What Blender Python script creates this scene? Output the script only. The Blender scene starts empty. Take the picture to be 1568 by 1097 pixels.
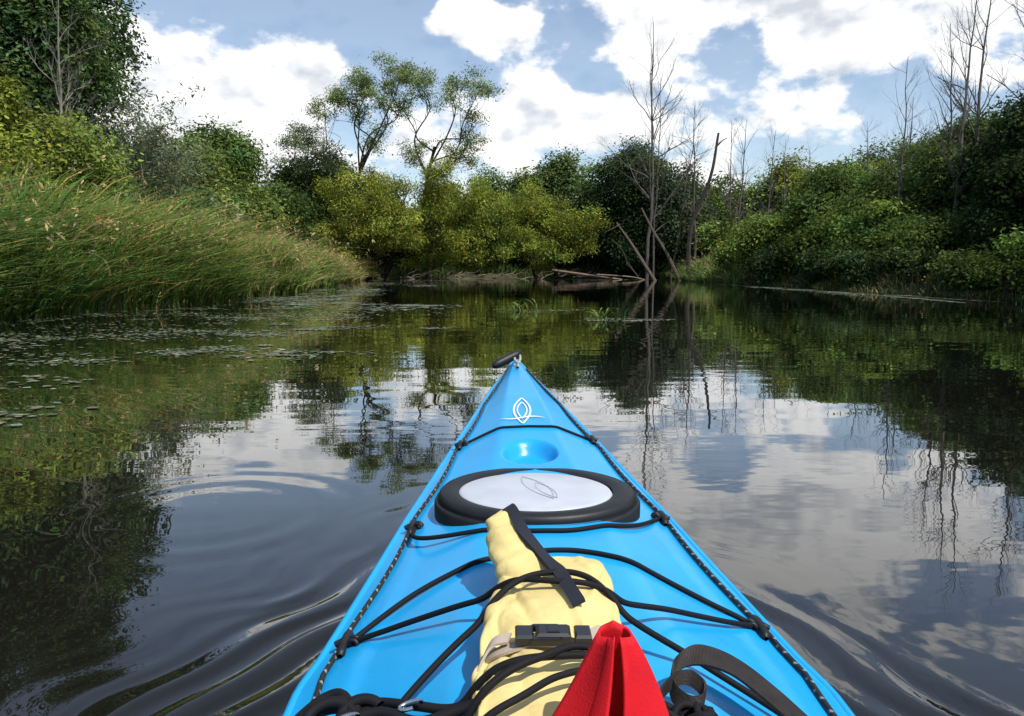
import bpy, math, numpy as np
from mathutils import Vector
R=np.random.RandomState(11)
scene=bpy.context.scene
# ------------------------------------------------------------------ helpers
class MB:
    def __init__(s): s.v=[];s.f=[];s.c=[];s.m=[];s.n=0
    def add(s,v,f,col,mat=0):
        v=np.asarray(v,float).reshape(-1,3); f=np.asarray(f,int).reshape(-1,4)
        col=np.asarray(col,float)
        if col.ndim==1: col=np.tile(col,(len(v),1))
        s.v.append(v);s.f.append(f+s.n);s.c.append(col);s.m.append(np.full(len(f),mat));s.n+=len(v)
    def obj(s,name,mats,smooth=False,parent=None):
        v=np.concatenate(s.v);f=np.concatenate(s.f);c=np.concatenate(s.c);m=np.concatenate(s.m)
        me=bpy.data.meshes.new(name)
        me.vertices.add(len(v));me.vertices.foreach_set('co',v.astype(np.float32).ravel())
        me.loops.add(len(f)*4);me.loops.foreach_set('vertex_index',f.astype(np.int32).ravel())
        me.polygons.add(len(f));me.polygons.foreach_set('loop_start',np.arange(0,len(f)*4,4,dtype=np.int32))
        me.polygons.foreach_set('material_index',m.astype(np.int32))
        me.polygons.foreach_set('use_smooth',np.full(len(f),smooth))
        a=me.color_attributes.new('Col','FLOAT_COLOR','POINT')
        a.data.foreach_set('color',np.hstack([c,np.ones((len(c),1))]).astype(np.float32).ravel())
        for mt in mats: me.materials.append(mt)
        me.update(calc_edges=True)
        o=bpy.data.objects.new(name,me);scene.collection.objects.link(o)
        if parent: o.parent=parent
        return o
def empty(name):
    e=bpy.data.objects.new(name,None);scene.collection.objects.link(e);return e
def nrm(a): return a/(np.linalg.norm(a,axis=-1,keepdims=True)+1e-9)
def cat(pts,n=8):
    P=np.asarray(pts,float)
    if len(P)<3:
        t=np.linspace(0,1,n+1)[:,None];return P[0]*(1-t)+P[1]*t
    Q=np.vstack([2*P[0]-P[1],P,2*P[-1]-P[-2]]);out=[]
    for i in range(1,len(Q)-2):
        for t in np.arange(n)/n:
            a,b,c,d=Q[i-1:i+3]
            out.append(.5*((2*b)+(-a+c)*t+(2*a-5*b+4*c-d)*t*t+(-a+3*b-3*c+d)*t**3))
    out.append(P[-1]);return np.array(out)
def tube(mb,P,r,col,ns=6,mat=0,colfn=None,squash=1.0):
    P=np.asarray(P,float);n=len(P);r=np.broadcast_to(np.asarray(r,float),(n,))
    T=nrm(np.gradient(P,axis=0))
    ref=np.array([0,0,1.]) if abs(T[0][2])<.9 else np.array([1.,0,0])
    V=[];a=np.arange(ns)/ns*2*math.pi
    for i in range(n):
        u=np.cross(T[i],ref);u/=np.linalg.norm(u)+1e-9;w=np.cross(u,T[i])
        ref=w if abs(np.dot(w,T[i]))<.9 else ref
        V.append(P[i]+r[i]*(np.cos(a)[:,None]*u+squash*np.sin(a)[:,None]*w))
    V=np.concatenate(V)
    i=np.arange(n-1)[:,None]*ns;j=np.arange(ns)[None,:];k=(j+1)%ns
    f=np.stack([i+j,i+k,i+ns+k,i+ns+j],-1).reshape(-1,4)
    if colfn is not None:
        C=np.array([colfn(ii,jj) for ii in range(n) for jj in range(ns)])
    else: C=np.asarray(col,float)
    mb.add(V,f,C,mat)
def ribbon(mb,P,W,width,th,col,mat=0):
    P=np.asarray(P,float);n=len(P);W=nrm(np.broadcast_to(np.asarray(W,float),(n,3)))
    T=nrm(np.gradient(P,axis=0));N=nrm(np.cross(T,W))
    wd=np.broadcast_to(np.asarray(width,float),(n,))[:,None]
    V=np.stack([P-W*wd/2-N*th/2,P+W*wd/2-N*th/2,P+W*wd/2+N*th/2,P-W*wd/2+N*th/2],1).reshape(-1,3)
    i=np.arange(n-1)[:,None]*4;j=np.arange(4)[None,:];k=(j+1)%4
    f=np.stack([i+j,i+k,i+4+k,i+4+j],-1).reshape(-1,4)
    f=np.vstack([f,[[0,3,2,1]],[[4*n-4,4*n-3,4*n-2,4*n-1]]])
    mb.add(V,f,col,mat)
def grid(mb,X,col,mat=0,close=False):
    n,m=X.shape[:2];i=np.arange(n-1)[:,None];mm=m if close else m-1
    j=np.arange(mm)[None,:];k=(j+1)%m
    f=np.stack([i*m+j,i*m+k,(i+1)*m+k,(i+1)*m+j],-1).reshape(-1,4)
    mb.add(X.reshape(-1,3),f,col,mat)
# ------------------------------------------------------------------ materials
def mat(name,col=None,rough=.5,attr=False,bump=0,bscale=200,metal=0,trans=0,spec=.5,var=0,vscale=5):
    m=bpy.data.materials.new(name);m.use_nodes=True;nt=m.node_tree;N=nt.nodes;L=nt.links
    b=N['Principled BSDF'];b.inputs['Roughness'].default_value=rough;b.inputs['Metallic'].default_value=metal
    b.inputs['Specular IOR Level'].default_value=spec
    src=None
    if attr:
        a=N.new('ShaderNodeVertexColor');a.layer_name='Col';src=a.outputs[0]
    else:
        a=N.new('ShaderNodeRGB');a.outputs[0].default_value=(*col,1);src=a.outputs[0]
    tc=N.new('ShaderNodeTexCoord')
    if var:
        no=N.new('ShaderNodeTexNoise');no.inputs['Scale'].default_value=vscale;no.inputs['Detail'].default_value=5
        L.new(tc.outputs['Object'],no.inputs['Vector'])
        mr=N.new('ShaderNodeMapRange');mr.inputs[1].default_value=.3;mr.inputs[2].default_value=.7
        mr.inputs[3].default_value=1-var;mr.inputs[4].default_value=1+var
        L.new(no.outputs[0],mr.inputs[0])
        mx=N.new('ShaderNodeVectorMath');mx.operation='SCALE';L.new(src,mx.inputs[0]);L.new(mr.outputs[0],mx.inputs['Scale']);src=mx.outputs[0]
    L.new(src,b.inputs['Base Color'])
    if bump:
        no=N.new('ShaderNodeTexNoise');no.inputs['Scale'].default_value=bscale;no.inputs['Detail'].default_value=4
        L.new(tc.outputs['Object'],no.inputs['Vector'])
        bp=N.new('ShaderNodeBump');bp.inputs['Strength'].default_value=.6;bp.inputs['Distance'].default_value=bump
        L.new(no.outputs[0],bp.inputs['Height']);L.new(bp.outputs[0],b.inputs['Normal'])
    if trans:
        d=N.new('ShaderNodeBsdfDiffuse');L.new(src,d.inputs[0])
        t=N.new('ShaderNodeBsdfTranslucent');L.new(src,t.inputs[0])
        mx=N.new('ShaderNodeMixShader');mx.inputs[0].default_value=trans
        L.new(d.outputs[0],mx.inputs[1]);L.new(t.outputs[0],mx.inputs[2]);L.new(mx.outputs[0],N['Material Output'].inputs[0])
    return m
M_leaf=mat('leaf',attr=True,trans=.35)
M_bark=mat('bark',attr=True,rough=.9,spec=.2,var=.3,vscale=6)
M_blue=mat('blue_plastic',(.010,.32,.68),rough=.30,bump=.0007,bscale=50,spec=.5,var=.07,vscale=9)
M_black=mat('black_cord',(.006,.006,.008),rough=.75,bump=.0006,bscale=700,spec=.25)
M_rope=mat('braided_line',attr=True,rough=.7)
M_rubber=mat('black_rubber',(.010,.010,.012),rough=.5,bump=.0004,bscale=300,var=.3,vscale=20,spec=.4)
M_plate=mat('hatch_plate',(.44,.47,.52),rough=.45,bump=.0003,bscale=200,var=.07,vscale=20)
M_white=mat('white_mark',(.8,.8,.8),rough=.5)
M_emb=mat('embossed_mark',(.36,.39,.44),rough=.45)
M_bag=mat('yellow_fabric',(.66,.53,.22),rough=.75,bump=.010,bscale=20,var=.14,vscale=14,spec=.25)
M_dark=mat('dark_webbing',(.022,.025,.035),rough=.85,bump=.001,bscale=500,spec=.2)
M_beige=mat('beige_webbing',(.40,.33,.27),rough=.85,bump=.001,bscale=600)
M_buck=mat('black_buckle',(.012,.013,.017),rough=.35)
M_red=mat('red_webbing',(.58,.008,.016),rough=.7,bump=.0008,bscale=600,var=.14,vscale=30,spec=.25)
M_strap=mat('brown_webbing',(.020,.016,.014),rough=.65,bump=.0012,bscale=400,var=.35,vscale=60,spec=.3)
M_steel=mat('steel',(.6,.6,.6),rough=.25,metal=1)
M_skirt=mat('neoprene',(.015,.015,.017),rough=.7,bump=.0004,bscale=500)
M_weed=mat('duckweed_mat',attr=True,rough=.6)
# ------------------------------------------------------------------ terrain
def xL(y): return np.interp(y,[-400,-50,0,5,11,15,25,45,60],[-14,-9,-8,-7.6,-7.2,-6.3,-6.5,-8.8,-10])+.25*np.sin(y*.9)+.12*np.sin(y*2.3)
def xR(y): return np.interp(y,[-400,-50,5,16,21,32,43,60],[14,10,10.7,10.6,10.5,9.7,9.5,9.5])+.25*np.sin(y*.7+1)+.12*np.sin(y*1.9)
def sd(x,y): return np.maximum(np.maximum(xL(y)-x,x-xR(y)),y-(52+.6*np.sin(x*.8)+.3*np.sin(x*2.1)))
def ground(x,y):
    s=sd(x,y)
    h=np.interp(s,[-4,-1,0,.5,5,12,60],[-1.2,-.5,-.02,.25,.9,1.2,1.6])
    return h+np.clip(s,0,1)*(.1*np.sin(x*.9)*np.cos(y*.7)+.06*np.sin(x*2.2+y))
def axis(a,b,st,far,g=1.12):
    c=list(np.arange(a,b+1e-6,st));d=st
    while c[-1]<far: d*=g;c.append(c[-1]+d)
    d=st
    while c[0]>-far: d*=g;c.insert(0,c[0]-d)
    return np.array(c)
gx=axis(-20,20,.4,1500);gy=axis(-5,62,.5,1500)
X,Y=np.meshgrid(gx,gy);Z=ground(X,Y)
mb=MB();grid(mb,np.stack([X,Y,Z],-1),(.05,.06,.02))
m=mat('ground_soil',(.045,.05,.02),rough=.95,bump=.05,bscale=4,var=.5,vscale=1.5);mb.obj('ground',[m],True)
# ------------------------------------------------------------------ kayak numbers
def cx(y): return .087-.0275*y
ky=[-1.85,-1.6,-1.0,-.3,.3,.6,.889,.95,1.05,1.19,1.407,1.6,1.91,2.1,2.357,2.55,2.66,2.70]
kw=[.004,.05,.17,.285,.318,.320,.316,.303,.288,.268,.236,.207,.157,.127,.087,.045,.018,.004]
ZE=([-1.85,-1.0,0,.6,.9,1.2,1.4,1.6,1.9,2.36,2.6,2.7],[.36,.25,.22,.235,.25,.275,.295,.31,.338,.375,.405,.43])
ZC=([-1.85,-1.0,0,.6,1.0,1.4,1.8,2.1,2.4,2.7],[.37,.30,.30,.33,.337,.347,.378,.40,.418,.434])
def kwid(y): return np.interp(y,ky,kw)
def deckz(x,y):
    x=np.asarray(x,float);y=np.asarray(y,float)
    w=kwid(y);s=np.clip(np.abs(x-cx(y))/(w+1e-6),0,1)
    def g(s): return np.interp(s,[0,.34,.40,.74,.80,1],[1,.97,.93,.40,.34,0])
    gg=(g(s)+g(np.clip(s-.018,0,1))+g(np.clip(s+.018,0,1)))/3
    ze=np.interp(y,*ZE);zc=np.interp(y,*ZC)
    z=ze+(zc-ze)*gg
    q=np.sqrt(((x-cx(1.62)+.004)/.056)**2+((y-1.625)/.075)**2)
    t=np.clip((1.10-q)/.36,0,1);z=z-.033*t*t*(3-2*t)
    return z
# ------------------------------------------------------------------ water
wx=axis(-1.6,1.9,.013,90,1.09);wy=axis(.5,3.6,.013,90,1.09)
X,Y=np.meshgrid(wx,wy)
def smooth(t): t=np.clip(t,0,1);return t*t*(3-2*t)
lat=np.abs(X-cx(Y));q=lat-.50*(2.62-Y)
wob=.03*np.sin(Y*5+X*3)+.02*np.sin(X*9-Y*4)+.012*np.sin(Y*17+X*6)
env=smooth((2.6-Y)/.6)*smooth((q+.50)/.25)*smooth((.16-q)/.14)
amp=.0052*env*(.6+.4*np.sin(Y*4.3+X*3)*np.sin(X*7+1))
Zw=amp*np.sin(2*math.pi*(q+wob)/.12)+.26*amp*np.sin(2*math.pi*(q+wob*1.3)/.048+1+2*np.sin(Y*3))
env2=smooth((3.0-Y)/.6)*smooth((q)/.1)*smooth((.5-q)/.4)
Zw+=.00045*env2*np.sin(2*math.pi*(q+wob*2)/.085)*np.where(X<0,1,.35)
for (rx,ry,rr,A,lm) in [(-.92,2.35,.55,.00045,.16),(-.80,1.95,.28,.00028,.07)]:
    r=np.hypot(X-rx,Y-ry);Zw+=A*np.sin(2*math.pi*(r+.01*np.sin(X*7))/lm)*smooth((rr-r)/.15)*smooth((r-.15)/.2)
fine=smooth((2.6-np.abs(X))/.8)*smooth((4.4-Y)/.8)*smooth((Y+.2)/.5)
Zw*=fine
mb=MB();grid(mb,np.stack([X,Y,Zw],-1),(0,0,0))
m=bpy.data.materials.new('river_water');m.use_nodes=True;nt=m.node_tree;N=nt.nodes;L=nt.links
b=N['Principled BSDF'];b.inputs['Base Color'].default_value=(.008,.0075,.006,1);b.inputs['Roughness'].default_value=.01;b.inputs['IOR'].default_value=1.34
b.inputs['Coat Weight'].default_value=1;b.inputs['Coat Roughness'].default_value=.01;b.inputs['Coat IOR'].default_value=1.28
tc=N.new('ShaderNodeTexCoord')
def wn(sx,sy,det,rough=.5):
    mp=N.new('ShaderNodeMapping');mp.inputs['Scale'].default_value=(sx,sy,1);L.new(tc.outputs['Object'],mp.inputs[0])
    n=N.new('ShaderNodeTexNoise');n.inputs['Scale'].default_value=1;n.inputs['Detail'].default_value=det;n.inputs['Roughness'].default_value=rough;L.new(mp.outputs[0],n.inputs[0]);return n.outputs[0]
a1=wn(.8,1.6,2);a2=wn(3.5,8,2);a3=wn(.25,.5,2)
mk=N.new('ShaderNodeMapRange');L.new(a3,mk.inputs[0]);mk.inputs[1].default_value=.46;mk.inputs[2].default_value=.62;mk.inputs[3].default_value=.10;mk.inputs[4].default_value=1
def wm(op,a,b_):
    n=N.new('ShaderNodeMath');n.operation=op
    for i,vv in enumerate((a,b_)):
        if isinstance(vv,(int,float)): n.inputs[i].default_value=vv
        else: L.new(vv,n.inputs[i])
    return n.outputs[0]
h=wm('ADD',wm('MULTIPLY',a1,.0042),wm('MULTIPLY',wm('MULTIPLY',a2,mk.outputs[0]),.0013))
bp=N.new('ShaderNodeBump');bp.inputs['Strength'].default_value=1;bp.inputs['Distance'].default_value=1
L.new(h,bp.inputs['Height']);L.new(bp.outputs[0],b.inputs['Normal']);L.new(bp.outputs[0],b.inputs['Coat Normal'])
mb.obj('river_water',[m],True)
# ------------------------------------------------------------------ kayak
kayak=empty('kayak')
ys=np.unique(np.concatenate([np.linspace(-1.85,.6,60),np.linspace(.6,2.70,260)]))
sv=np.linspace(-1,1,161)
XX=cx(ys)[:,None]+kwid(ys)[:,None]*sv[None,:];YY=np.repeat(ys[:,None],161,1)
ZZ=deckz(XX,YY)
mb=MB();grid(mb,np.stack([XX,YY,ZZ],-1),(0,0,0))
mb.obj('deck',[M_blue],True,kayak)
kz=np.where(ys>1.9,-.11+.54*(np.clip((ys-1.9)/.8,0,1))**2.6,-.11);kz=np.where(ys<-1.2,-.11+.47*(np.clip((-1.2-ys)/.65,0,1))**2.6,kz)
a=np.linspace(-1,1,41);prof=np.sign(a)*(1-(1-np.abs(a))**2.2)
ze=np.interp(ys,*ZE)
dep=np.abs(a)**3
HX=cx(ys)[:,None]+(kwid(ys)[:,None]*prof[None,:])
HZ=kz[:,None]+(ze-kz)[:,None]*dep[None,:]
mb=MB();grid(mb,np.stack([HX,np.repeat(ys[:,None],41,1),HZ-.002],-1),(0,0,0));mb.obj('hull',[M_blue],True,kayak)
mb=MB()
for sg in (-1,1):
    P=np.stack([cx(ys)+sg*(kwid(ys)+.001),ys,ze-.003],-1)[::3];tube(mb,P,.0065,(0,0,0),8)
mb.obj('seam_flange',[M_blue],True,kayak)
def ell(mb,c,rx,ry,prof,n=72):
    t=np.arange(n)/n*2*math.pi;rows=[]
    for (s,z) in prof:
        x=c[0]+rx*s*np.cos(t);y=c[1]+ry*s*np.sin(t);rows.append(np.stack([x,y,np.full(n,c[2]+z)],-1))
    G=np.array(rows);grid(mb,G,(0,0,0),0,True)
hc=(cx(1.39)-.004,1.375,.336)
mb=MB();ell(mb,hc,.178,.163,[(1.03,-.04),(1.03,.000),(1.01,.006),(.99,.001),(.98,.001),(.99,.008),(.98,.015),(.955,.019),(.86,.020),(.80,.019),(.76,.016)])
mb.obj('hatch_rim',[M_rubber],True,kayak)
mb=MB();ell(mb,(hc[0]-.004,hc[1]-.010,hc[2]+.013),.134,.118,[(1.03,0),(1.0,.006),(.97,.0075),(.5,.0095),(.01,.010)])
mb.obj('hatch_plate',[M_plate],True,kayak)
def leafmark(mb,c,hw,hl,wd,zf,thick=.0012,rot=0):
    t=np.linspace(-1,1,25)
    for sg in (-1,1):
        x=sg*hw*(1-t*t);y=hl*t
        X2=c[0]+x*math.cos(rot)-y*math.sin(rot);Y2=c[1]+x*math.sin(rot)+y*math.cos(rot)
        P=np.stack([X2,Y2,zf(X2,Y2)],-1);T=nrm(np.gradient(P,axis=0));W=np.cross(T,[0,0,1]);ribbon(mb,P,W,wd,thick,(0,0,0))
zf=lambda x,y:deckz(x,y)+.002
ec=cx(1.95)-.008
mb=MB();leafmark(mb,(ec,1.96),.021,.125,.0042,zf)
t=np.linspace(-1,1,40);leafmark(mb,(ec,1.96),.012,.08,.003,zf)
x=ec+.056*t;y=1.885+.012*np.sin(t*3);P=np.stack([x,y,zf(x,y)+.0008],-1);ribbon(mb,P,(0,1,0),.009*(1.05-t*t),.0012,(0,0,0))
mb.obj('bow_emblem',[M_white],False,kayak)
mb=MB();zp=lambda x,y:np.full(np.shape(x),hc[2]+.0233)
leafmark(mb,(hc[0]+.0,hc[1]),.018,.075,.002,zp,.0005,rot=.35);leafmark(mb,(hc[0]+.015,hc[1]-.02),.012,.05,.0015,zp,.0005,rot=.35)
mb.obj('hatch_emblem',[M_emb],False,kayak)
mb=MB()
def rc(i,j): 
    v=.38 if ((i+j*2)%7 in (0,)) and (i//2%2==0) else .010
    return (v,v,v)
for sg in (-1,1):
    y=np.linspace(.35,2.56,620)
    sag=.010*np.abs(np.sin((y-.98)/.39*math.pi))
    w=kwid(y);x=cx(y)+sg*np.maximum(w*.955-.008-sag,.006)
    P=np.stack([x,y,deckz(x,y)+.005],-1);tube(mb,P,.0037,None,6,0,rc)
mb.obj('perimeter_line',[M_rope],True,kayak)
mb=MB()
for y0 in (1.80,1.34,.975,.68):
    for sg in (-1,1):
        yy=y0+.02*sg
        w=kwid(yy);x0=cx(yy)+sg*(w*.93-.008)
        P=[(x0,yy-.03,deckz(x0,yy-.03)+.004),(x0,yy-.012,deckz(x0,yy)+.009),(x0,yy+.012,deckz(x0,yy)+.009),(x0,yy+.03,deckz(x0,yy+.03)+.004)]
        tube(mb,cat(P,5),[.003]+[.0058]*14+[.003],(0,0,0),8)
        tube(mb,[(x0-.012,yy,deckz(x0,yy)+.004),(x0,yy,deckz(x0,yy)+.011),(x0+.012,yy,deckz(x0,yy)+.004)],.0045,(0,0,0),8)
        k=np.linspace(0,4*math.pi,40);tube(mb,np.stack([x0-sg*.012+.0055*np.cos(k),yy+.0015*k-.01,deckz(x0,yy)+.009+.005*np.sin(k)],-1),.0028,(0,0,0),6)
mb.obj('deck_fittings',[M_rubber],True,kayak)
BW=([.5,.70,.73,.77,1.0,1.05],[.076,.072,.065,.073,.070,.056])
def bagc(y): return np.interp(y,[.50,.72,.93,1.04],[.034,.038,.050,.058])
def bagtop(x,y):
    c=bagc(y);hw=np.interp(y,*BW)+.003;q=np.clip(np.abs(x-c)/hw,0,1);h=np.interp(y,[.5,.70,.73,.76,.82,.93,1.0,1.035],[.060,.060,.050,.056,.062,.054,.036,.0])
    return np.where((q<1)&(y<1.03),.338+h*(1-q**3)**.45,0)
def fit(yy,sg): yy=yy+.02*sg;return (cx(yy)+sg*(kwid(yy)*.93-.012),yy)
def taut(s,z):
    h=[]
    for p in zip(s,z):
        while len(h)>1 and (h[-1][1]-h[-2][1])*(p[0]-h[-1][0])<=(p[1]-h[-1][1])*(h[-1][0]-h[-2][0]): h.pop()
        h.append(p)
    h=np.array(h);return np.interp(s,h[:,0],h[:,1])
def bungee(mb,pts,r=.0036,extra=0):
    P=cat([(a,b_,0) for a,b_ in pts],24)
    z0=np.maximum(deckz(P[:,0],P[:,1]),bagtop(P[:,0],P[:,1]))+r
    s=np.concatenate([[0],np.cumsum(np.linalg.norm(np.diff(P,axis=0),axis=1)+1e-6)])
    z=np.maximum(.75*taut(s,z0)+.25*z0,z0)
    for _ in range(8): z=np.maximum(z0,np.convolve(np.pad(z,1,'edge'),[.25,.5,.25],'valid'))
    P[:,2]=z+extra;tube(mb,P,r,(0,0,0),8)
mb=MB()
bungee(mb,[fit(1.80,-1),(cx(1.8)-.07,1.80),(cx(1.8)+.07,1.81),fit(1.80,1)],.003)
bungee(mb,[fit(1.34,-1),(-.15,1.225),(-.04,1.19),(.06,1.18),(.12,1.195),(.2,1.25),fit(1.34,1)])
bungee(mb,[fit(.975,-1),(-.13,1.03),(-.03,1.075),(.05,1.10),(.117,1.095),(.22,1.04),fit(.975,1)])
bungee(mb,[fit(.975,-1),(-.13,.925),(-.03,.880),(.05,.845),(.13,.865),(.22,.92),fit(.975,1)])
bungee(mb,[(-.155,.66),(-.10,.745),(-.03,.82),(.03,.865),(.08,.868),(.14,.82),(.20,.785),(.27,.75),fit(.68,1)],extra=.002)
bungee(mb,[(-.14,.64),(-.06,.665),(0,.67),(.04,.675),(.09,.68),(.15,.665),(.24,.65),(.33,.63)])
bungee(mb,[(-.09,.60),(-.03,.63),(.02,.66),(.06,.685),(.1,.675),(.13,.64)],extra=.005)
bungee(mb,[(-.06,.58),(.0,.60),(.04,.635),(.09,.655),(.14,.65),(.22,.60)],r=.0032,extra=.003)
mb.obj('deck_bungees',[M_black],True,kayak)
mb=MB();t=np.linspace(-1,1,24);c=np.array([-.018,2.60,.4445]);d=nrm(np.array([.050,.03,.022]))
tube(mb,c+d*t[:,None]*.060,.0150*np.sqrt(np.clip(1-np.abs(t)**4,.001,1)),(0,0,0),14)
mb.obj('bow_toggle',[M_rubber],True,kayak)
mb=MB();tube(mb,cat([(cx(2.6)-.012,2.60,.45),(cx(2.6)+.004,2.63,.462),(cx(2.6)+.012,2.60,.45),(cx(2.56)+.004,2.54,.435),(cx(2.5),2.5,.43)],10),.0045,None,6,0,lambda i,j:(.5,.47,.4) if (i+j)%3 else (.05,.05,.05))
tube(mb,cat([(cx(2.6)-.004,2.63,.452),(cx(2.6)-.006,2.58,.445),(cx(2.6)+.006,2.54,.437)],10),.0045,None,6,0,lambda i,j:(.5,.47,.4) if (i+j)%3 else (.05,.05,.05))
mb.obj('toggle_cord',[M_rope],True,kayak)
mb=MB();t=np.linspace(0,2*math.pi,97)
tube(mb,np.stack([.087+.245*np.cos(t),.08+.46*np.sin(t),np.full(97,.335)],-1),.014,(0,0,0),10);mb.obj('cockpit_coaming',[M_rubber],True,kayak)
skirt=empty('spray_skirt')
mb=MB();ell(mb,(.087,.08,.335),.252,.468,[(1.02,-.012),(1.0,.012),(.9,.02),(.5,.04),(.01,.05)]);mb.obj('skirt_deck',[M_skirt],True,skirt)
mb=MB();hh=np.linspace(0,1,26);th=np.linspace(math.radians(-72),math.radians(252),49)
rows=[]
ap=np.array([.079,.575,.476])
for h_ in hh:
    w=.011+.078*h_**.9;dp=.012+.026*h_
    xx=ap[0]+w*np.cos(th);yy=ap[1]-.02*h_+dp*np.sin(th)
    xx=np.where(np.sin(th)<-.2,ap[0]+(xx-ap[0])*(.42+.02*h_),xx)
    zz=ap[2]-.175*h_+.004*np.sin(th*2)*h_-.006*(1-h_)*np.abs(np.cos(th))
    rows.append(np.stack([xx-.012*h_+.002*np.sin(h_*7),yy+.0015*np.sin(h_*9+th*3),zz],-1))
grid(mb,np.array(rows),(0,0,0));o=mb.obj('red_grab_loop',[M_red],True,skirt)
s=o.modifiers.new('s','SOLIDIFY');s.thickness=.0022
# ------------------------------------------------------------------ dry bag
bag=empty('dry_bag')
mb=MB();nu,nv=150,110
u=np.linspace(0,1,nu);y=.50+.535*u
hw=np.interp(y,*BW)*np.interp(u,[0,.93,.975,1],[1,1,.95,.80])
ht=np.interp(y,[.5,.70,.73,.76,.82,.93,1.0,1.035],[.056,.055,.044,.050,.056,.048,.030,.012])
cc=bagc(y)
t=np.arange(nv)/nv*2*math.pi
px=np.sign(np.cos(t))*np.abs(np.cos(t))**.75;pz=np.sign(np.sin(t))*np.abs(np.sin(t))**.7
U,T_=np.meshgrid(u,t,indexing='ij')
wr=.0026*np.sin(U*70+5*np.sin(T_*2))*np.exp(-((U-.43)/.12)**2)+.0014*np.sin(T_*5+U*11)+.0012*np.sin(T_*3-U*23+1)
fold=0
fr=np.random.RandomState(5)
for i in range(22):
    uc=fr.uniform(.05,.97);tc_=fr.uniform(.5,2.7);sl=fr.uniform(-4,4);ln=fr.uniform(.04,.14);dpth=fr.uniform(.002,.0055)*fr.choice([-1,-1,1])
    fold=fold+dpth*np.exp(-((T_-tc_-(U-uc)*sl)/.07)**2-((U-uc)/ln)**2)
Xb=cc[:,None]+px[None,:]*(hw[:,None]+wr);Zb=deckz(cc,y)[:,None]+.003+ht[:,None]*.5*(1+pz[None,:])+(wr*1.2+fold)*(pz[None,:]>0)
Yb=np.repeat(y[:,None],nv,1)+.010*np.sin(px*4+1)[None,:]*smooth((u-.8)/.2)[:,None]
G=np.stack([Xb,Yb,Zb],-1);cap=G[-1].mean(0)
G=np.concatenate([G,(G[-1:]*.5+cap*.5),(G[-1:]*.02+cap*.98)],0)
grid(mb,G,(0,0,0),0,True)
mb.obj('bag_body',[M_bag],True,bag)
mb=MB();C=cat([(.050,.86,.362),(.028,.91,.374),(.008,.955,.386),(-.004,.995,.400),(-.009,1.02,.412),(-.010,1.032,.419)],12)
n=len(C);rr=np.interp(np.linspace(0,1,n),[0,.25,.6,.85,1],[.030,.038,.030,.023,.009])
ribs=1+.04*np.sin(np.arange(n)*.45)+.02*np.sin(np.arange(n)*1.1)
tube(mb,C,rr*ribs,(0,0,0),24,0,None,.62)
V=mb.v[-1];V+=.0014*np.sin(V[:,[1,2,0]]*np.array([160,200,170])+V[:,[2,0,1]]*120)
mb.obj('bag_neck',[M_bag],True,bag)
mb=MB();C=cat([(-.014,1.016,.419),(-.006,1.024,.429),(.006,1.003,.426),(.018,.97,.412),(.031,.935,.404),(.044,.90,.402),(.058,.86,.402),(.066,.82,.401),(.069,.80,.396)],8)
n=len(C);W=np.array([.9,.3,.2])+np.stack([np.zeros(n),np.zeros(n),.35*np.sin(np.linspace(0,9,n))],-1);C=C+np.stack([.002*np.sin(np.linspace(0,14,n)),np.zeros(n),.0015*np.sin(np.linspace(0,19,n))],-1);ribbon(mb,C,W,.015,.005,(0,0,0))
mb.obj('bag_binding',[M_dark],False,bag)
mb=MB();a=np.linspace(-.02,math.pi+.02,60);xx=.039-.070*np.sign(np.cos(a))*np.abs(np.cos(a))**.75;zz=.340+.047*np.abs(np.sin(a))**.6
yy=.728+.003*np.sin(a*5)
ribbon(mb,np.stack([xx,yy,zz],-1),(0,1,0),.016,.003,(0,0,0))
ribbon(mb,cat([(.072,.735,.389),(.088,.745,.390),(.102,.728,.380),(.112,.705,.356)],8),(0.1,1,.3),.017,.0025,(0,0,0))
ribbon(mb,cat([(-.002,.735,.389),(-.020,.728,.386),(-.036,.705,.362)],8),(0.2,1,.1),.017,.0025,(0,0,0))
mb.obj('bag_strap',[M_beige],False,bag)
def box(mb,c,s):
    x,y,z=np.array(s)/2;V=[]
    k=.8
    for zz,f_ in ((-z,1),(z*.5,1),(z,k)):
        V+=[(-x*f_,-y*f_,zz),(x*f_,-y*f_,zz),(x*f_,y*f_,zz),(-x*f_,y*f_,zz)]
    V=np.array(V)+np.array(c)
    F=[(3,2,1,0),(8,9,10,11)]
    for b0 in (0,4):
        for j in range(4): F.append((b0+j,b0+(j+1)%4,b0+4+(j+1)%4,b0+4+j))
    mb.add(V,F,(0,0,0))
mb=MB();by=.732;bz=.395
box(mb,(.040,by,bz),(.034,.024,.010));box(mb,(.012,by,bz-.001),(.018,.027,.009));box(mb,(.069,by,bz-.001),(.016,.027,.009))
box(mb,(.033,by+.0145,bz-.001),(.030,.004,.007));box(mb,(.033,by-.0145,bz-.001),(.030,.004,.007));box(mb,(.040,by,bz+.005),(.012,.016,.003))
mb.obj('side_release_buckle',[M_buck],False,bag)
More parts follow.
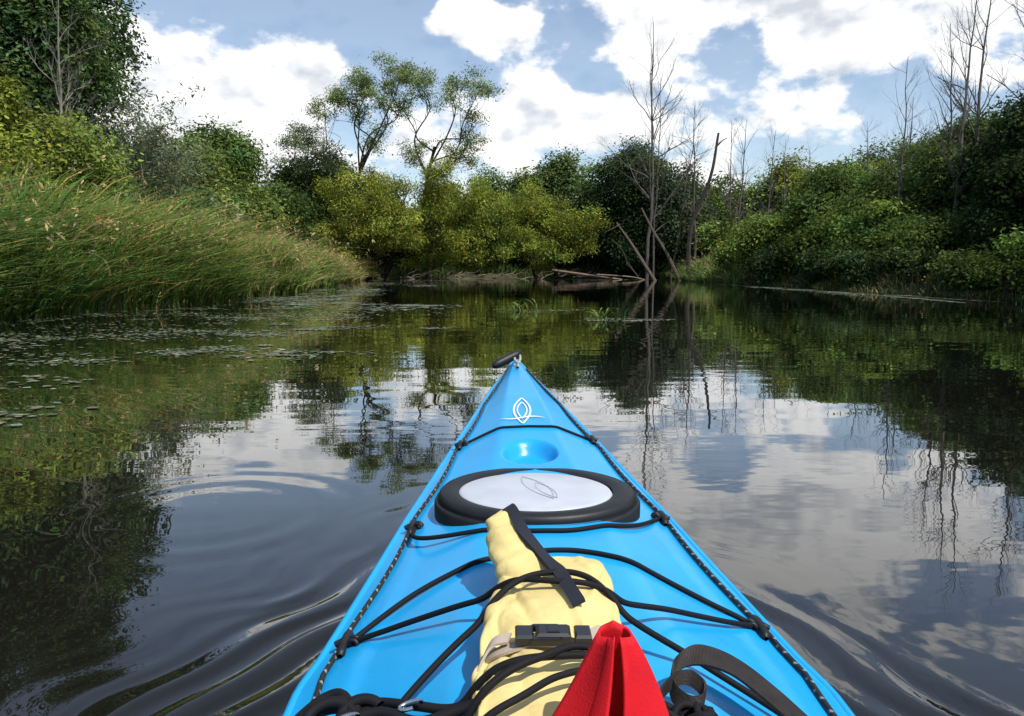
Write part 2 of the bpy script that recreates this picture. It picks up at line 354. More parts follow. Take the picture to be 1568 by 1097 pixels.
# ------------------------------------------------------------------ loose webbing strap
mb=MB()
C=cat([(.118,.655,.350),(.135,.685,.356),(.152,.706,.360),(.168,.712,.361),(.179,.700,.357),(.176,.686,.352),(.163,.684,.350),(.152,.698,.354),(.156,.722,.364),(.18,.738,.370),(.215,.733,.362),(.25,.710,.342),(.285,.675,.318),(.32,.635,.297),(.36,.58,.285)],10)
n=len(C);k=np.linspace(0,1,n)[:,None];W=np.array([[.25,.5,.8]])*(1-smooth((k-.5)/.25))+np.array([[.35,.85,-.05]])*smooth((k-.5)/.25)
ribbon(mb,C,W,np.interp(np.linspace(0,1,n),[0,.55,.75,1],[.013,.017,.038,.040]),.0025,(0,0,0))
mb.obj('webbing_strap',[M_strap],False)
rb=empty('rope_bundle');mb=MB()
rr=np.random.RandomState(4)
for i in range(6):
    c0=np.array([-.170+.016*(i%3)+.01*rr.randn(),.672+.010*rr.randn(),.322]);a=np.linspace(0,2*math.pi*.8,26)+rr.rand()*6
    ra=.013+.010*rr.rand();tl=rr.uniform(-.8,.8)
    P=np.stack([c0[0]+ra*1.3*np.cos(a),c0[1]+ra*.9*np.sin(a+tl*.5),c0[2]+.010*np.sin(a+tl)+.008+.002*i],-1)
    tube(mb,P,.0055,(0,0,0),8)
tube(mb,cat([(-.16,.695,.33),(-.13,.70,.342),(-.09,.685,.348),(-.05,.675,.352),(-.01,.68,.375)],8),.0045,(0,0,0),8)
tube(mb,cat([(-.22,.62,.32),(-.205,.67,.33),(-.185,.705,.338),(-.165,.71,.345),(-.15,.69,.345)],8),.0055,(0,0,0),8)
tube(mb,cat([(-.155,.67,.34),(-.12,.675,.347),(-.08,.655,.35),(-.03,.66,.365),(.0,.64,.38)],8),.0055,(0,0,0),8)
c0=np.array([.165,.655,.352])
for i in range(6):
    a=np.linspace(0,2*math.pi*.9,22)+i;P=np.stack([c0[0]+.012*np.cos(a)+.004*i-.01,c0[1]+.009*np.sin(a),c0[2]+.010*np.sin(a+i)],-1);tube(mb,P,.0038,(0,0,0),7)
mb.obj('cord_coils',[M_black],True,rb)
mb=MB()
for (hx,hy) in ((-.092,.672),(-.145,.65)):
    a=np.linspace(0,math.pi*1.6,20);tube(mb,np.stack([hx+.010*np.cos(a),hy+.006*np.sin(a),.356+.003*np.cos(a)],-1),.002,(0,0,0),8)
mb.obj('hooks',[M_steel],True,rb)
# ------------------------------------------------------------------ vegetation tools
def leaves(mb,C,size,col,out=None,asp=.5,droop=0,mat=0):
    n=len(C)
    if n==0:return
    nn=R.randn(n,3)*.6
    if out is not None: nn+=out*.9
    nn[:,2]+=.8;nn=nrm(nn)
    a=R.randn(n,3)
    if droop: a=a*(1-droop)+np.array([0,0,-1.])*droop*1.6
    a=nrm(a-nn*np.sum(a*nn,1,keepdims=True));b_=np.cross(nn,a)
    L_=(size*R.uniform(.6,1.35,n))[:,None]/2
    V=np.stack([C-a*L_,C+b_*L_*asp-a*L_*.15,C+a*L_,C-b_*L_*asp-a*L_*.15],1).reshape(-1,3)
    f=np.arange(n*4).reshape(-1,4)
    mb.add(V,f,np.repeat(np.clip(col*1.25,0.003,1),4,0),mat)
def colvar(base,n,v=.3,yel=.0):
    k=np.exp(R.randn(n,1)*v);c=np.array(base)[None,:]*k
    hshift=R.randn(n,1)*.12;c=c*np.hstack([1+hshift+yel,np.ones((n,1)),1-hshift]);return c
def lobe(mb,c,r,leaf,col,cover=3.5,asp=.5,droop=0,sig=None,v=.26,mat=0,per=45):
    c=np.array(c,float);r=np.array(r,float)
    area=4*math.pi*((r[0]*r[1])**1.6/3+(r[0]*r[2])**1.6/3+(r[1]*r[2])**1.6/3)**(1/1.6)
    la=leaf*leaf*asp*.5
    nl=int(area*cover/la);nc=max(3,nl//per)
    if sig is None: sig=max(.16,leaf*1.7)
    d=nrm(R.randn(nc,3));rad=1-.35*R.rand(nc)**1.6;rad=rad*(1+.13*R.randn(nc))
    cc=c+d*r*rad[:,None]
    bc=colvar(col,nc,v)
    P=np.repeat(cc,per,0)+R.randn(nc*per,3)*sig*np.array([1,1,.65])
    cl=np.repeat(bc,per,0)*np.exp(R.randn(nc*per,1)*.16);o=np.repeat(d,per,0)
    g=ground(P[:,0],P[:,1]);k=P[:,2]>np.maximum(g,.02)+.03
    P,cl,o=P[k],cl[k],o[k]
    leaves(mb,P,leaf,cl,o,asp,droop,mat)
def crown(mb,c,r,n,leaf,col,**kw):
    c=np.array(c,float);r=np.array(r,float)
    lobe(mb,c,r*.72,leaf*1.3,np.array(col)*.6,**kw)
    for i in range(n):
        d=nrm(R.randn(3)*np.array([1,1,.9])+np.array([0,-.35,.25]));f=R.uniform(.24,.46)
        lobe(mb,c+d*r*R.uniform(.74,.95),r*f*np.array([1.1,1.1,.9]),leaf,np.array(col)*R.uniform(.65,1.4),**kw)
def limb(mb,a,b_,r0,r1,col=(.06,.05,.04),bend=.12,n=8,mat=1,ns=6):
    a=np.array(a,float);b_=np.array(b_,float);L_=np.linalg.norm(b_-a);m1=a*.62+b_*.38+R.randn(3)*L_*bend*np.array([1,1,.4]);m2=a*.3+b_*.7+R.randn(3)*L_*bend*.7
    P=cat([a,m1,m2,b_],n);tube(mb,P,np.linspace(r0,r1,len(P)),col,ns,mat);return P
def grow(mb,p,d,L_,r,dep,col,tips,spread=.6,up=.25,nch=4,mat=1):
    p=np.array(p,float);d=nrm(np.array(d,float));P=[p];dd=d.copy();n=6 if dep>0 else 4
    for i in range(n):
        dd=nrm(dd+R.randn(3)*.13+np.array([0,0,up*.12]));p=p+dd*L_/n;P.append(p)
    P=np.array(P);rr=np.linspace(r,r*.35 if dep>0 else r*.3,len(P));tube(mb,P,rr,col,4 if r<.05 else 7,mat)
    if dep==0: tips.append(P[-1]);tips.append(P[2]);return
    for k in range(nch):
        t=R.uniform(.25,.98);i=min(int(t*n),n-1);q=P[i]+(P[i+1]-P[i])*(t*n-i)
        nd=nrm(nrm(P[i+1]-P[i])+R.randn(3)*spread+np.array([0,0,up]))
        grow(mb,q,nd,L_*R.uniform(.38,.62),rr[i]*.5,dep-1,col,tips,spread,up,nch,mat)
LM=[M_leaf,M_bark]
G_mid=(.085,.128,.034);G_dk=(.038,.064,.024);G_wil=(.20,.225,.040);G_yel=(.165,.195,.034);G_gry=(.17,.195,.115)
def gz(x,y): return float(ground(np.array(x),np.array(y)))
def airy(name,base,fork,clusters,leaf=.14,col=(.165,.21,.06)):
    mb=MB();b0=np.array([base[0],base[1],gz(*base)-.2]);f0=np.array(fork);bk=(.035,.03,.025)
    P=limb(mb,b0,f0,.16,.09,bk,.04,10)
    for (x,z,s) in clusters:
        e=np.array([x,base[1]+R.uniform(-1.2,1.2),z]);st=P[-1-R.randint(0,9)]
        Q=limb(mb,st,e,.06,.018,bk,.13,8)
        for k in range(13):
            q0=Q[R.randint(len(Q)//2,len(Q))]
            c=e+R.randn(3)*np.array([.66,.6,.50])*s
            limb(mb,q0,c,.016,.005,bk,.15,4,1,4)
            lobe(mb,c,np.array([.34,.34,.22])*s*R.uniform(.5,1.2),leaf,np.array(col)*R.uniform(.65,1.25),cover=1.0,sig=.25,asp=.38,per=20)
    mb.obj(name,LM)
airy('tall_tree',(-8.7,48),(-8.8,48,7.2),[(-10.3,11.0,1),(-7.7,11.9,1.1),(-6.7,12.1,.8),(-8.9,10.0,.6),(-8.3,8.4,.7),(-11.3,10.4,.7),(-7.5,10.2,.5),(-9.2,11.8,.5)])
airy('tall_tree',(-5.6,49),(-4.7,49,8.0),[(-5.6,11.6,1),(-3.7,10.9,.9),(-1.9,11.1,.9),(-6.5,10.1,.6),(-2.5,8.4,.7),(-5.6,7.6,.8),(-3.2,7.4,.9),(-2.3,9.7,.5)],col=(.18,.225,.08))
airy('tall_tree',(-12.6,50),(-12.8,50,6.5),[(-13.6,8.9,.8),(-12.6,8.7,.8),(-11.6,7.6,.9),(-13,7.3,.8),(-11.0,6.8,.7)],col=(.14,.17,.085))
def willow(name,lobes,limbs,col=G_wil,leaf=.17):
    mb=MB()
    for (a,b_,r0,r1) in limbs: limb(mb,a,b_,r0,r1,(.035,.028,.02),.08,10)
    for (c,r) in lobes:
        for k in range(15):
            d=R.randn(3)*np.array([.6,.5,.60]);lobe(mb,np.array(c)+d*np.array(r),np.array(r)*R.uniform(.14,.32)*np.array([1,1,1.2]),leaf,np.array(col)*R.uniform(.6,1.3),cover=1.3,asp=.32,droop=.4,sig=.26,per=26)
    mb.obj(name,LM)
willow('willow_tree',[((-10,47,3.2),(1.6,1.5,1.6)),((-8.2,46,4.2),(1.9,1.8,1.7)),((-5.9,46,4.1),(2.0,1.8,1.9)),((-3.6,46,3.9),(1.9,1.8,1.9)),((-5,44.8,2.7),(2.2,1.2,1.4)),((-8.6,45.2,2.6),(1.6,1.2,1.4)),((-2.6,45.8,2.2),(1.4,1.2,1.1)),((-4,46.5,1.6),(2.0,1.2,.9))],
 [((-7.7,47.5,.1),(-7.1,46.5,2.7),.2,.15),((-7.1,46.5,2.7),(-8.7,46,4.8),.12,.03),((-7.1,46.5,2.7),(-4.0,45,2.9),.12,.03),((-7.1,46.5,2.7),(-6,46,5),.1,.03),((-7.4,47,1.5),(-7.9,46,3.2),.1,.03)])
willow('willow_tree',[((-1.6,45.5,3.6),(1.8,1.8,1.6)),((.5,45,3.5),(1.8,1.8,1.6)),((2.4,44.5,3.1),(1.8,1.6,1.5)),((4.0,44.4,2.6),(1.3,1.3,1.2)),((-.8,44.5,2.2),(1.6,1.2,1.1)),((1.6,43.8,2.0),(1.6,1.2,1.0))],
 [((1.5,49,.1),(.3,46.5,2.6),.17,.1),((.3,46.5,2.6),(-1.8,45,3.9),.09,.03),((.3,46.5,2.4),(2.8,44.5,3.2),.1,.03),((2.8,50,.1),(2.4,46,1.6),.15,.05),((2.4,46,1.6),(4.3,44.2,2.4),.07,.02)],col=(.185,.215,.038))
mb=MB()
for i in range(46):
    x=-62+i*2.9+R.uniform(-1,1);y=R.uniform(66,86);H=R.uniform(6.0,8.8)+(2.0 if x<-25 else 0)+(1.5 if x>28 else 0)
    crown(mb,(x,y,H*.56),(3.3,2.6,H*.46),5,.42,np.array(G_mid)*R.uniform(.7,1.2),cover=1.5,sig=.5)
    crown(mb,(x+1.4,y-4,1.8),(2.4,1.5,1.9),2,.42,np.array(G_dk),cover=1.3,sig=.4)
mb.obj('distant_trees',LM)
def bush(name,specs,leaf=.2,cover=2.0,n=6,trunk=True):
    mb=MB()
    for (x,y,H,rx,col) in specs:
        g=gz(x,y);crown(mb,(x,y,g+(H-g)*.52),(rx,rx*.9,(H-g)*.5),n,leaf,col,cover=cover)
        if trunk:
            for k in range(3): limb(mb,(x+R.randn()*.3,y+R.randn()*.3,g-.1),(x+R.randn()*rx*.4,y+R.randn()*.5,g+(H-g)*.7),.09,.03,(.04,.033,.025),.08)
    mb.obj(name,LM)
bush('green_tree',[(-17.5,50,8.7,2.8,G_mid),(-14.2,53,8.4,2.6,G_mid)],.24,n=9)
bush('green_tree',[(-20.5,46,7.6,2.6,(.11,.16,.036)),(-11.8,55,7.8,2.4,G_dk)],.24,n=9)
bush('oak_tree',[(2.7,60,9.2,2.6,(.095,.14,.045)),(-1,62,7.4,2.5,G_mid)],.26,n=9)
bush('dark_tree',[(8.6,50,8.3,2.1,(.055,.085,.032)),(6.8,52,8.0,2.0,(.06,.095,.035))],.2,n=9)
bush('dark_tree',[(9.8,49,7.4,1.9,(.07,.095,.045)),(7.2,50,5.6,1.9,G_dk)],.2,n=9)
bush('shrub_thicket',[(-12,52,4.6,2.2,G_mid),(-9,54,5.6,2.4,G_mid),(-4,54.5,5.6,2.4,G_mid),(-1,54,5.0,2.2,G_dk),(2,54,5.0,2.3,G_dk),(4.7,53,4.8,2.0,G_dk),(5,54,6.6,1.9,G_mid),(0,55,6.0,2,G_mid)],.22)
bush('shrub_thicket',[(x,54.5,2.6+R.uniform(0,.6),1.7,G_dk) for x in np.arange(-12,12,2.0)],.22,2.2,4)
bush('shrub_thicket',[(12.5,53,6.4,2.3,G_mid),(15,50,6.0,2.2,(.11,.155,.042)),(13.6,46,4.2,1.8,(.13,.18,.05)),(17.6,48,6.5,2.2,G_yel),(20.5,46,6.9,2.3,G_mid),(17,42,4.6,2.0,(.11,.155,.04)),(23,44,8,2.5,G_mid),(11.5,48,3.7,1.5,(.13,.18,.05))],.2)
bush('riverside_shrub',[(11.2,33.5,3.0,1.5,(.12,.17,.038)),(12.6,31.5,4.0,1.8,G_mid),(14.2,33,4.8,2.0,(.11,.16,.038)),(11.7,29.5,2.5,1.4,(.10,.145,.034)),(13.5,28.5,4.0,1.8,G_mid),(10.9,36.5,2.4,1.3,(.12,.17,.038)),(10.6,30.5,1.2,1.1,G_dk)],.15,2.2,9)
bush('riverside_shrub',[(12.2,25.8,2.6,1.6,(.085,.13,.03)),(14.2,25.5,4.0,1.8,(.07,.105,.03)),(12.0,23.3,2.0,1.3,(.06,.095,.025)),(16,28,5.4,2.2,G_mid),(11.0,27,1.2,1.1,G_dk),(11.1,24.6,1.2,1.0,G_dk)],.13,2.2,10)
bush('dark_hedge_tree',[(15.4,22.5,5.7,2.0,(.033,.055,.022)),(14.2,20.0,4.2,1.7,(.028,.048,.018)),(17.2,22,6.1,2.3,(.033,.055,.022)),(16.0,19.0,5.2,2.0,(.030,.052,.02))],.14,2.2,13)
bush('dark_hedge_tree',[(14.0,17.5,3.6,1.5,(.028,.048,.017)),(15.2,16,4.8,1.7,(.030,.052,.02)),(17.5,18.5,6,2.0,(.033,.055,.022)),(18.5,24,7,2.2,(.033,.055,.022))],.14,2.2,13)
bush('riverside_shrub',[(12.6,18.0,1.7,1.3,(.085,.14,.03)),(12.0,15.8,1.8,1.3,(.085,.14,.03)),(12.9,20.6,2.2,1.3,G_dk),(12.9,15.6,2.6,1.2,(.085,.14,.03)),(11.4,19.2,1.0,.9,(.06,.09,.026)),(11.3,22.3,1.1,.9,(.05,.078,.026)),(11.3,17.2,.9,.8,(.07,.11,.026))],.11,2.2,9)
bush('leafy_tree',[(-13.2,19,9.6,2.2,(.062,.10,.035)),(-11.8,20,8.0,1.6,(.064,.105,.036)),(-15.2,18,11.0,2.8,(.055,.09,.034)),(-12.6,21,10.5,2.1,(.062,.10,.035))],.14,.85,22)
bush('yellow_green_shrub',[(-10.9,16.5,4.5,1.45,G_yel),(-12.6,16,4.9,1.7,G_yel),(-9.9,17.8,3.9,1.0,(.14,.175,.04))],.12,1.2,12)
def greywillow(name,x,y,H,w,col):
    mb=MB();tips=[];g=gz(x,y)
    for k in range(7): grow(mb,(x+R.randn()*.3,y+R.randn()*.3,g),(R.randn()*.22,R.randn()*.2,1),(H-g)*.60,.045,2,(.15,.13,.11),tips,.42,.28,5)
    T=np.array(tips);T=T[(T[:,2]<H+.5)&(T[:,2]>1.5)]
    per=24;P=np.repeat(T,per,0)+R.randn(len(T)*per,3)*.12;cl=np.repeat(colvar(col,len(T),.2),per,0)
    leaves(mb,P,.13,cl,None,.34,.2);mb.obj(name,LM)
greywillow('grey_willow',-9.6,22,5.8,1.5,G_gry);greywillow('grey_willow',-10.9,24,6.3,1.5,(.15,.175,.10))
bush('green_tree',[(-12.3,34,4.9,2.0,(.13,.175,.045)),(-15,36,6.4,2.4,G_mid),(-11.4,40,5.0,1.8,G_mid),(-10.5,27,3.4,1.3,(.10,.14,.05))],.17,1.9,9)
def dead(name,x,y,H,r,lean=(0,0),dep=3,col=(.13,.115,.10),sp=.45,nch=4):
    mb=MB();g=gz(x,y);p=np.array([x,y,g-.2]);P=[p];n=14;d=np.array([lean[0],lean[1],1.])
    for i in range(n): p=p+nrm(d+R.randn(3)*.05)*(H-g)/n;P.append(p)
    P=np.array(P);rr=np.linspace(r,r*.12,n+1);tube(mb,P,rr,col,7,1)
    for k in range(20):
        i=R.randint(4,n);grow(mb,P[i],(R.randn()*.6,R.randn()*.5,.8),(H-g)*R.uniform(.12,.25)*(1.25-i/n*.6),rr[i]*.55,dep-1,col,[],sp,.3,nch)
    mb.obj(name,LM)
for (x,y,H,r,l) in [(7.6,45,14.4,.12,(.01,0)),(8.2,46,11.5,.07,(.03,0)),(10.6,46,10.0,.09,(-.02,0)),(9.4,47,9.3,.07,(.1,0)),(12.0,43,8.7,.08,(.06,0)),(14.0,44,8.4,.07,(.05,0)),(15.6,46,8.2,.06,(.02,0)),(12.9,47,9.4,.07,(-.02,0)),(17.0,46,7.8,.06,(0,0))]:
    dead('dead_tree',x,y,H,r,l,3,(.10,.088,.078))
for (x,y,H,r) in [(13.4,24.5,9.4,.08),(14.6,25.5,10.4,.08),(15.6,24,9.8,.085),(12.7,26,7.6,.055),(16.8,25,10.2,.09),(13.8,31,6.5,.055),(15,30,7.2,.055),(14.1,26,8.6,.06),(-10.6,19,6.6,.05),(-10.4,18.6,7.4,.06)]:
    dead('dead_tree',x,y,H,r,(R.uniform(-.06,.06),0),3,(.14,.125,.11) if x>0 else (.2,.18,.16))
mb=MB();limb(mb,(9.3,42,-.1),(10.8,42.3,7.7),.14,.06,(.05,.042,.035),.02,14);limb(mb,(10.2,42.1,4.5),(10.9,42,5.6),.05,.02,(.05,.042,.035),.1);limb(mb,(10.7,42.3,7.0),(11.2,42,7.4),.05,.015,(.05,.042,.035));mb.obj('broken_snag',LM)
mb=MB()
for (a,b_,r) in [((7.9,43.5,-.1),(5.9,45,3.2),.11),((9.2,43.2,-.1),(7.2,44.5,4.0),.10),((7.0,44,.2),(5.4,43,2.2),.04),((6.0,44.4,3.1),(5.1,44,2.6),.035)]: limb(mb,a,b_,r,r*.45,(.10,.08,.06),.03,10)
mb.obj('leaning_log',LM)
mb=MB()
for i in range(70):
    x=R.uniform(-7.5,9);y=50.6+R.uniform(-2.2,1.2);a=R.uniform(-.9,.9);L_=R.uniform(.4,1.7);z=R.uniform(.0,.2)
    limb(mb,(x,y,z),(x+L_*math.cos(a),y+L_*math.sin(a)*.5,z+R.uniform(-.1,.7)),R.uniform(.015,.05),.012,np.array([.20,.16,.12])*R.uniform(.4,1.5),.12,6)
limb(mb,(2.4,47.5,.55),(6.5,46.8,.0),.10,.05,(.22,.16,.12),.06);limb(mb,(5,46.5,.3),(9.8,45.5,.04),.05,.03,(.24,.19,.14),.05)
mb.obj('driftwood',LM)
# ------------------------------------------------------------------ grasses
def blades(mb,px,py,H,wd,col,lean,nseg=5,rs=.33):
    n=len(px);z0=ground(px,py);z0=np.maximum(z0,-.05)
    ld=lean+R.randn(n,2)*rs;t=np.linspace(0,1,nseg+1)
    B=np.zeros((n,nseg+1,3));k=R.uniform(.35,1.35,n)
    for i,tt in enumerate(t):
        o=(tt**2.0)*H*k
        B[:,i,0]=px+ld[:,0]*o;B[:,i,1]=py+ld[:,1]*o;B[:,i,2]=z0+H*(tt-.38*k*tt**3.2)
    az=R.uniform(0,math.pi,n);S=np.stack([np.cos(az),np.sin(az)*.6,np.zeros(n)],-1)
    wt=np.interp(t,[0,.3,.75,1],[.7,1,.65,.05])
    Lf=B-S[:,None,:]*(wd[:,None]*wt[None,:]/2)[:,:,None];Rt=B+S[:,None,:]*(wd[:,None]*wt[None,:]/2)[:,:,None]
    V=np.stack([Lf,Rt],2).reshape(n,-1,3);nvv=V.shape[1]
    i=np.arange(nseg)*2;f1=np.stack([i,i+1,i+3,i+2],-1);f=(f1[None]+np.arange(n)[:,None,None]*nvv).reshape(-1,4)
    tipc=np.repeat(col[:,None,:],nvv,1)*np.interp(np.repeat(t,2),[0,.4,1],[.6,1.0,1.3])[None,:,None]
    mb.add(V.reshape(-1,3),f,tipc.reshape(-1,3));return B
def noise2(x,y): return np.sin(x*1.1+1.3*np.sin(y*.6))*.5+np.sin(y*1.4+x*.5+2)*.3+np.sin(x*2.7-y*2.1)*.2
def strip(mb,side,y0,y1,n,H,s1,w,straw=.15,leanx=.5,g=(.125,.19,.042),rs=.5):
    y=R.uniform(y0,y1,n);s=-.15+(s1+.15)*R.rand(n)**1.5
    x=(xL(y)-s) if side<0 else (xR(y)+s)
    nz=noise2(x*1.2,y*1.2);nz2=np.sin(x*5.1+y*2.2)*np.sin(y*4.3-x*1.7)
    h=H*R.uniform(.5,1.12,n)*(1+.20*nz+.12*nz2)*np.interp(s,[-.15,.4,1.5],[.55,.8,1])
    isst=R.rand(n)<straw*(1+.9*nz)
    st=np.array([.38,.29,.13])
    c=colvar(g,n,.34);c*=(1+.28*nz+.22*nz2)[:,None];c=np.where(isst[:,None],colvar(st,n,.25),c)
    lean=np.stack([np.full(n,-leanx*side)+.3*nz+.35*nz2,np.full(n,-.15)+.35*np.sin(x*.8+y*.5)-.3*nz2],-1)
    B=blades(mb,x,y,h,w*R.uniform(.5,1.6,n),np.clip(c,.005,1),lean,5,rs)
    k=np.where((R.rand(n)<.05+straw*.14)&(s>.3))[0]
    if len(k):
        T=B[k,-1]+np.array([0,0,.02]);per=5;P=np.repeat(T,per,0)+R.randn(len(k)*per,3)*np.array([.02,.02,.06])
        leaves(mb,P,w*2.6,np.repeat(colvar((.34,.25,.12),len(k),.2),per,0),None,.3,.3)
mb=MB()
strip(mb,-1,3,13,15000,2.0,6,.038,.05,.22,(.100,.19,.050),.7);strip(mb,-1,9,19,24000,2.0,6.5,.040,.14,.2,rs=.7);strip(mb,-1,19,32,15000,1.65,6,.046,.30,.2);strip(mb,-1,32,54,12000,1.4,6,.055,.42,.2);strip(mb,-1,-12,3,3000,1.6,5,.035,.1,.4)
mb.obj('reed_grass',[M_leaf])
mb=MB()
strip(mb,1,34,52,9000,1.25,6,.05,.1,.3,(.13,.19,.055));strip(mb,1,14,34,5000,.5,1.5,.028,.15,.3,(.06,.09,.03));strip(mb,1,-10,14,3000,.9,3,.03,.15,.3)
n=8000;x=R.uniform(-10,10,n);y=52.2+R.rand(n)*3.5
blades(mb,x,y,R.uniform(.4,1.0,n),np.full(n,.05),colvar((.09,.14,.04),n,.3),np.zeros((n,2)))
mb.obj('bank_grass',[M_leaf])
mb=MB();n=700;y=R.uniform(13.5,19,n);x=xR(y)+R.uniform(1.2,3.2,n);blades(mb,x,y,R.uniform(1.0,1.9,n),np.full(n,.014),colvar((.20,.13,.065),n,.2),np.zeros((n,2)))
mb.obj('dry_stalks',[M_leaf])
# ------------------------------------------------------------------ floating weed
mb=MB()
def flecks(cx_,cy_,rx,ry,n,s=.035,col=(.115,.13,.08)):
    n=int(n*.6);k=R.randint(12,22);cen=np.stack([cx_+R.randn(k)*rx*.9,cy_+R.randn(k)*ry*1.3],-1);ix=(R.rand(n)**1.6*k).astype(int)
    sc=R.uniform(.06,.40,k)[ix][:,None]
    p=cen[ix]+R.randn(n,2)*np.array([rx,ry*1.3])*sc
    ok=sd(p[:,0],p[:,1])<.2;p=p[ok];n=len(p)
    a=R.uniform(0,6.28,n);sz=s*R.uniform(.3,1.3,n);V=[]
    for j in range(4): V.append(np.stack([p[:,0]+sz*np.cos(a+j*1.5708),p[:,1]+sz*.8*np.sin(a+j*1.5708),.0035+R.rand(n)*.004],-1))
    mb.add(np.stack(V,1).reshape(-1,3),np.arange(n*4).reshape(-1,4),np.repeat(colvar(col,n,.4),4,0))
for (x,y,rx,ry,n) in [(-2.4,6.9,.45,.25,1000),(-2.9,9.6,1.0,.5,1800),(-4.4,6.4,.6,.35,900),(-5,8.5,1.1,.6,1500),(-2.7,3.9,.25,.12,200),(-3.4,5.1,.3,.2,250),(-4.2,11.5,1.5,.8,2400),(-3.9,15,1.5,1.0,2400),(-4.8,19,1.2,1.5,2200),(-5,25,1.0,2.2,2400),(-6.2,33,1.2,3,2400),(-3.2,12.5,.8,.4,500),
    (1.45,11.2,.40,.18,700),(.35,13.6,.7,.3,350),(-1.0,13,.6,.3,100),(10.0,20,.3,2.5,3600),(9.6,26,.3,3,2600),(9.3,31,.3,3,1800),(-6.6,13,.4,2,1600),(-1,47,5,1.2,1600),(5,46,3,1.0,1000)]:
    flecks(x,y,rx,ry,n,.028 if y<14 else .06)
mb.obj('duckweed',[M_weed])
def waterplant(name,x,y,n,h):
    mb=MB();px=x+R.randn(n)*.16;py=y+R.randn(n)*.08
    t=np.linspace(0,1,6)
    for i in range(n):
        a=R.uniform(0,6.28);H=h*R.uniform(.5,1.2);P=np.stack([px[i]+math.cos(a)*t**1.6*H*.9,py[i]+math.sin(a)*t**1.6*H*.5,.0+H*(t-.45*t**3)],-1)
        ribbon(mb,P,(math.sin(a),-math.cos(a),.3),.03*np.interp(t,[0,.5,1],[.5,1,.1]),.002,colvar((.13,.19,.05),1,.25)[0])
    mb.obj(name,[M_leaf])
waterplant('water_plant',1.35,11.2,24,.26);waterplant('water_plant',.15,13.6,18,.3)
# ------------------------------------------------------------------ sun + sky
sd_=nrm(np.array([.42,-.38,.88]));el=math.asin(sd_[2]);az=math.atan2(sd_[0],sd_[1])
l=bpy.data.lights.new('sun','SUN');l.energy=4.9;l.angle=math.radians(.5);l.color=(1,.95,.87)
so=bpy.data.objects.new('sun',l);scene.collection.objects.link(so);so.rotation_euler=Vector(-sd_).to_track_quat('-Z','Y').to_euler()
w=bpy.data.worlds.new('World');scene.world=w;w.use_nodes=True;nt=w.node_tree;N=nt.nodes;L=nt.links
bg=N['Background'];bg.inputs[1].default_value=.15
sky=N.new('ShaderNodeTexSky');sky.sky_type='NISHITA';sky.sun_disc=False;sky.sun_elevation=el;sky.sun_rotation=az;sky.air_density=1.0;sky.dust_density=.5;sky.ozone_density=1.3
tc=N.new('ShaderNodeTexCoord');sp=N.new('ShaderNodeSeparateXYZ');L.new(tc.outputs['Generated'],sp.inputs[0])
def mm(op,*a):
    n=N.new('ShaderNodeMath');n.operation=op
    for i,vv in enumerate(a):
        if isinstance(vv,(int,float)): n.inputs[i].default_value=vv
        else: L.new(vv,n.inputs[i])
    return n.outputs[0]
def vm(op,*a):
    n=N.new('ShaderNodeVectorMath');n.operation=op
    for i,vv in enumerate(a):
        if isinstance(vv,tuple): n.inputs[i].default_value=vv
        else: L.new(vv,n.inputs[i])
    return n.outputs['Value'] if op=='DOT_PRODUCT' else n.outputs[0]
A=mm('ARCTAN2',sp.outputs[0],sp.outputs[1]);E=mm('ARCSINE',sp.outputs[2])
cAE=N.new('ShaderNodeCombineXYZ');L.new(A,cAE.inputs[0]);L.new(E,cAE.inputs[1]);AE=cAE.outputs[0]
def nz(off,scale,det,rough,sy=1.5,z=0):
    v=vm('MULTIPLY_ADD',AE,(1,sy,0),(off*.6,off*sy,z))
    n=N.new('ShaderNodeTexNoise');n.inputs['Scale'].default_value=scale;n.inputs['Detail'].default_value=det;n.inputs['Roughness'].default_value=rough;L.new(v,n.inputs['Vector']);return n.outputs[0]
n1=nz(0,9,5,.56);n1b=nz(.020,9,3,.56);n2=nz(0,3.2,1,.5,1.6,4.0)
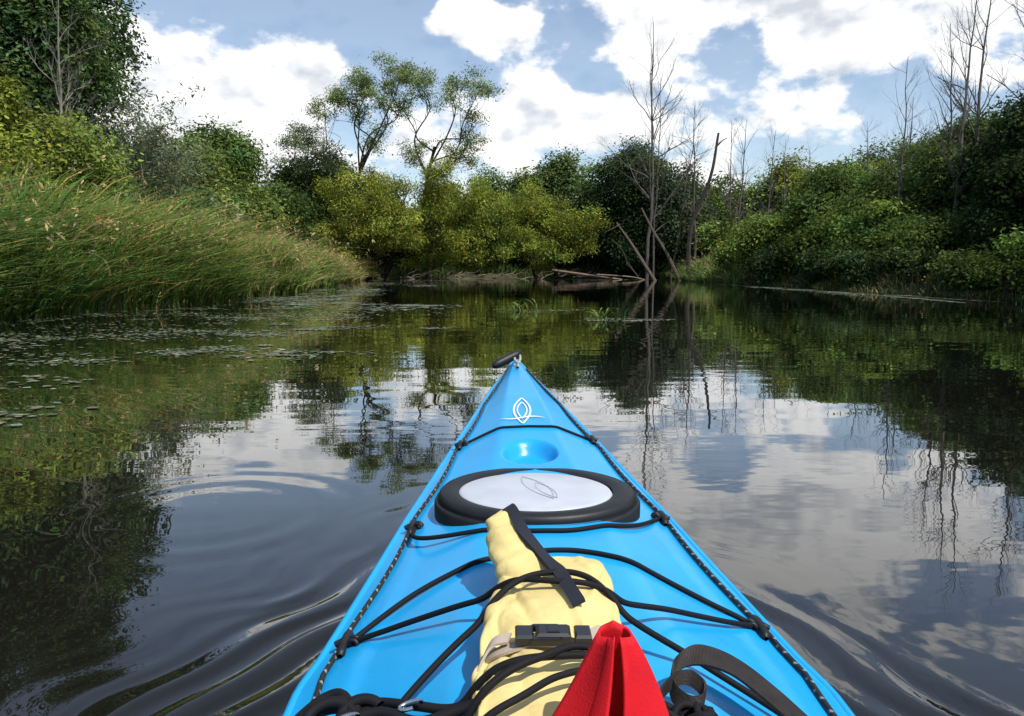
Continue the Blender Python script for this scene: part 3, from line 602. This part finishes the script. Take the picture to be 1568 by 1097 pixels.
bl=[(-.40,.20,.15,.080,.42),(-.24,.225,.06,.05,.36),(-.33,.13,.12,.04,.22),(-.045,.29,.07,.028,.38),(.045,.18,.09,.045,.42),(-.09,.145,.08,.035,.24),(.28,.31,.20,.075,.38),(.47,.26,.15,.08,.30),(.26,.17,.16,.028,.18),(.36,.39,.2,.05,.22),(.1,.09,.5,.03,.12),
 (-.165,.285,.05,.07,-.36),(-.28,.325,.12,.028,-.28),(.105,.225,.045,.02,-.24),(.1,.62,1.2,.19,-.40)]
S=None
for (a0,e0,ra,re,am) in bl:
    v=vm('MULTIPLY_ADD',AE,(1/ra,1/re,0),(-a0/ra,-e0/re,0));d2=vm('DOT_PRODUCT',v,v)
    p=mm('POWER',.36788,d2)
    S=mm('MULTIPLY',p,am) if S is None else mm('MULTIPLY_ADD',p,am,S)
den=mm('MULTIPLY_ADD',n1,1.2,mm('MULTIPLY_ADD',n2,.40,S))
den=mm('SUBTRACT',den,.60+.20+.135)
mr=N.new('ShaderNodeMapRange');mr.interpolation_type='SMOOTHSTEP';L.new(den,mr.inputs[0]);mr.inputs[1].default_value=-.05;mr.inputs[2].default_value=.09
mr.inputs[3].default_value=0.13;mr.inputs[4].default_value=1
sh=mm('MULTIPLY_ADD',mm('SUBTRACT',n1,n1b),6.0,mm('MULTIPLY_ADD',mm('MAXIMUM',den,0),-.7,1.0))  # cloud self-shading painted into the sky colour: undersides and thick parts greyer
shc=N.new('ShaderNodeClamp');L.new(sh,shc.inputs[0]);shc.inputs[1].default_value=0;shc.inputs[2].default_value=1
cm=N.new('ShaderNodeMix');cm.data_type='RGBA';L.new(shc.outputs[0],cm.inputs[0]);cm.inputs[6].default_value=(4.5,4.8,5.3,1);cm.inputs[7].default_value=(7.8,7.8,7.8,1)
mx=N.new('ShaderNodeMix');mx.data_type='RGBA';L.new(mr.outputs[0],mx.inputs[0]);L.new(sky.outputs[0],mx.inputs[6]);L.new(cm.outputs[2],mx.inputs[7])
L.new(mx.outputs[2],bg.inputs[0])
# ------------------------------------------------------------------ camera
cd=bpy.data.cameras.new('camera');co=bpy.data.objects.new('camera',cd);scene.collection.objects.link(co)
co.location=(0,0,.75);co.rotation_euler=(math.radians(90-6.6),0,0);cd.sensor_width=36;cd.lens=36*1207/1568;cd.clip_start=.02;cd.clip_end=5000
scene.camera=co
scene.view_settings.view_transform='Standard';scene.view_settings.look='None';scene.view_settings.exposure=0
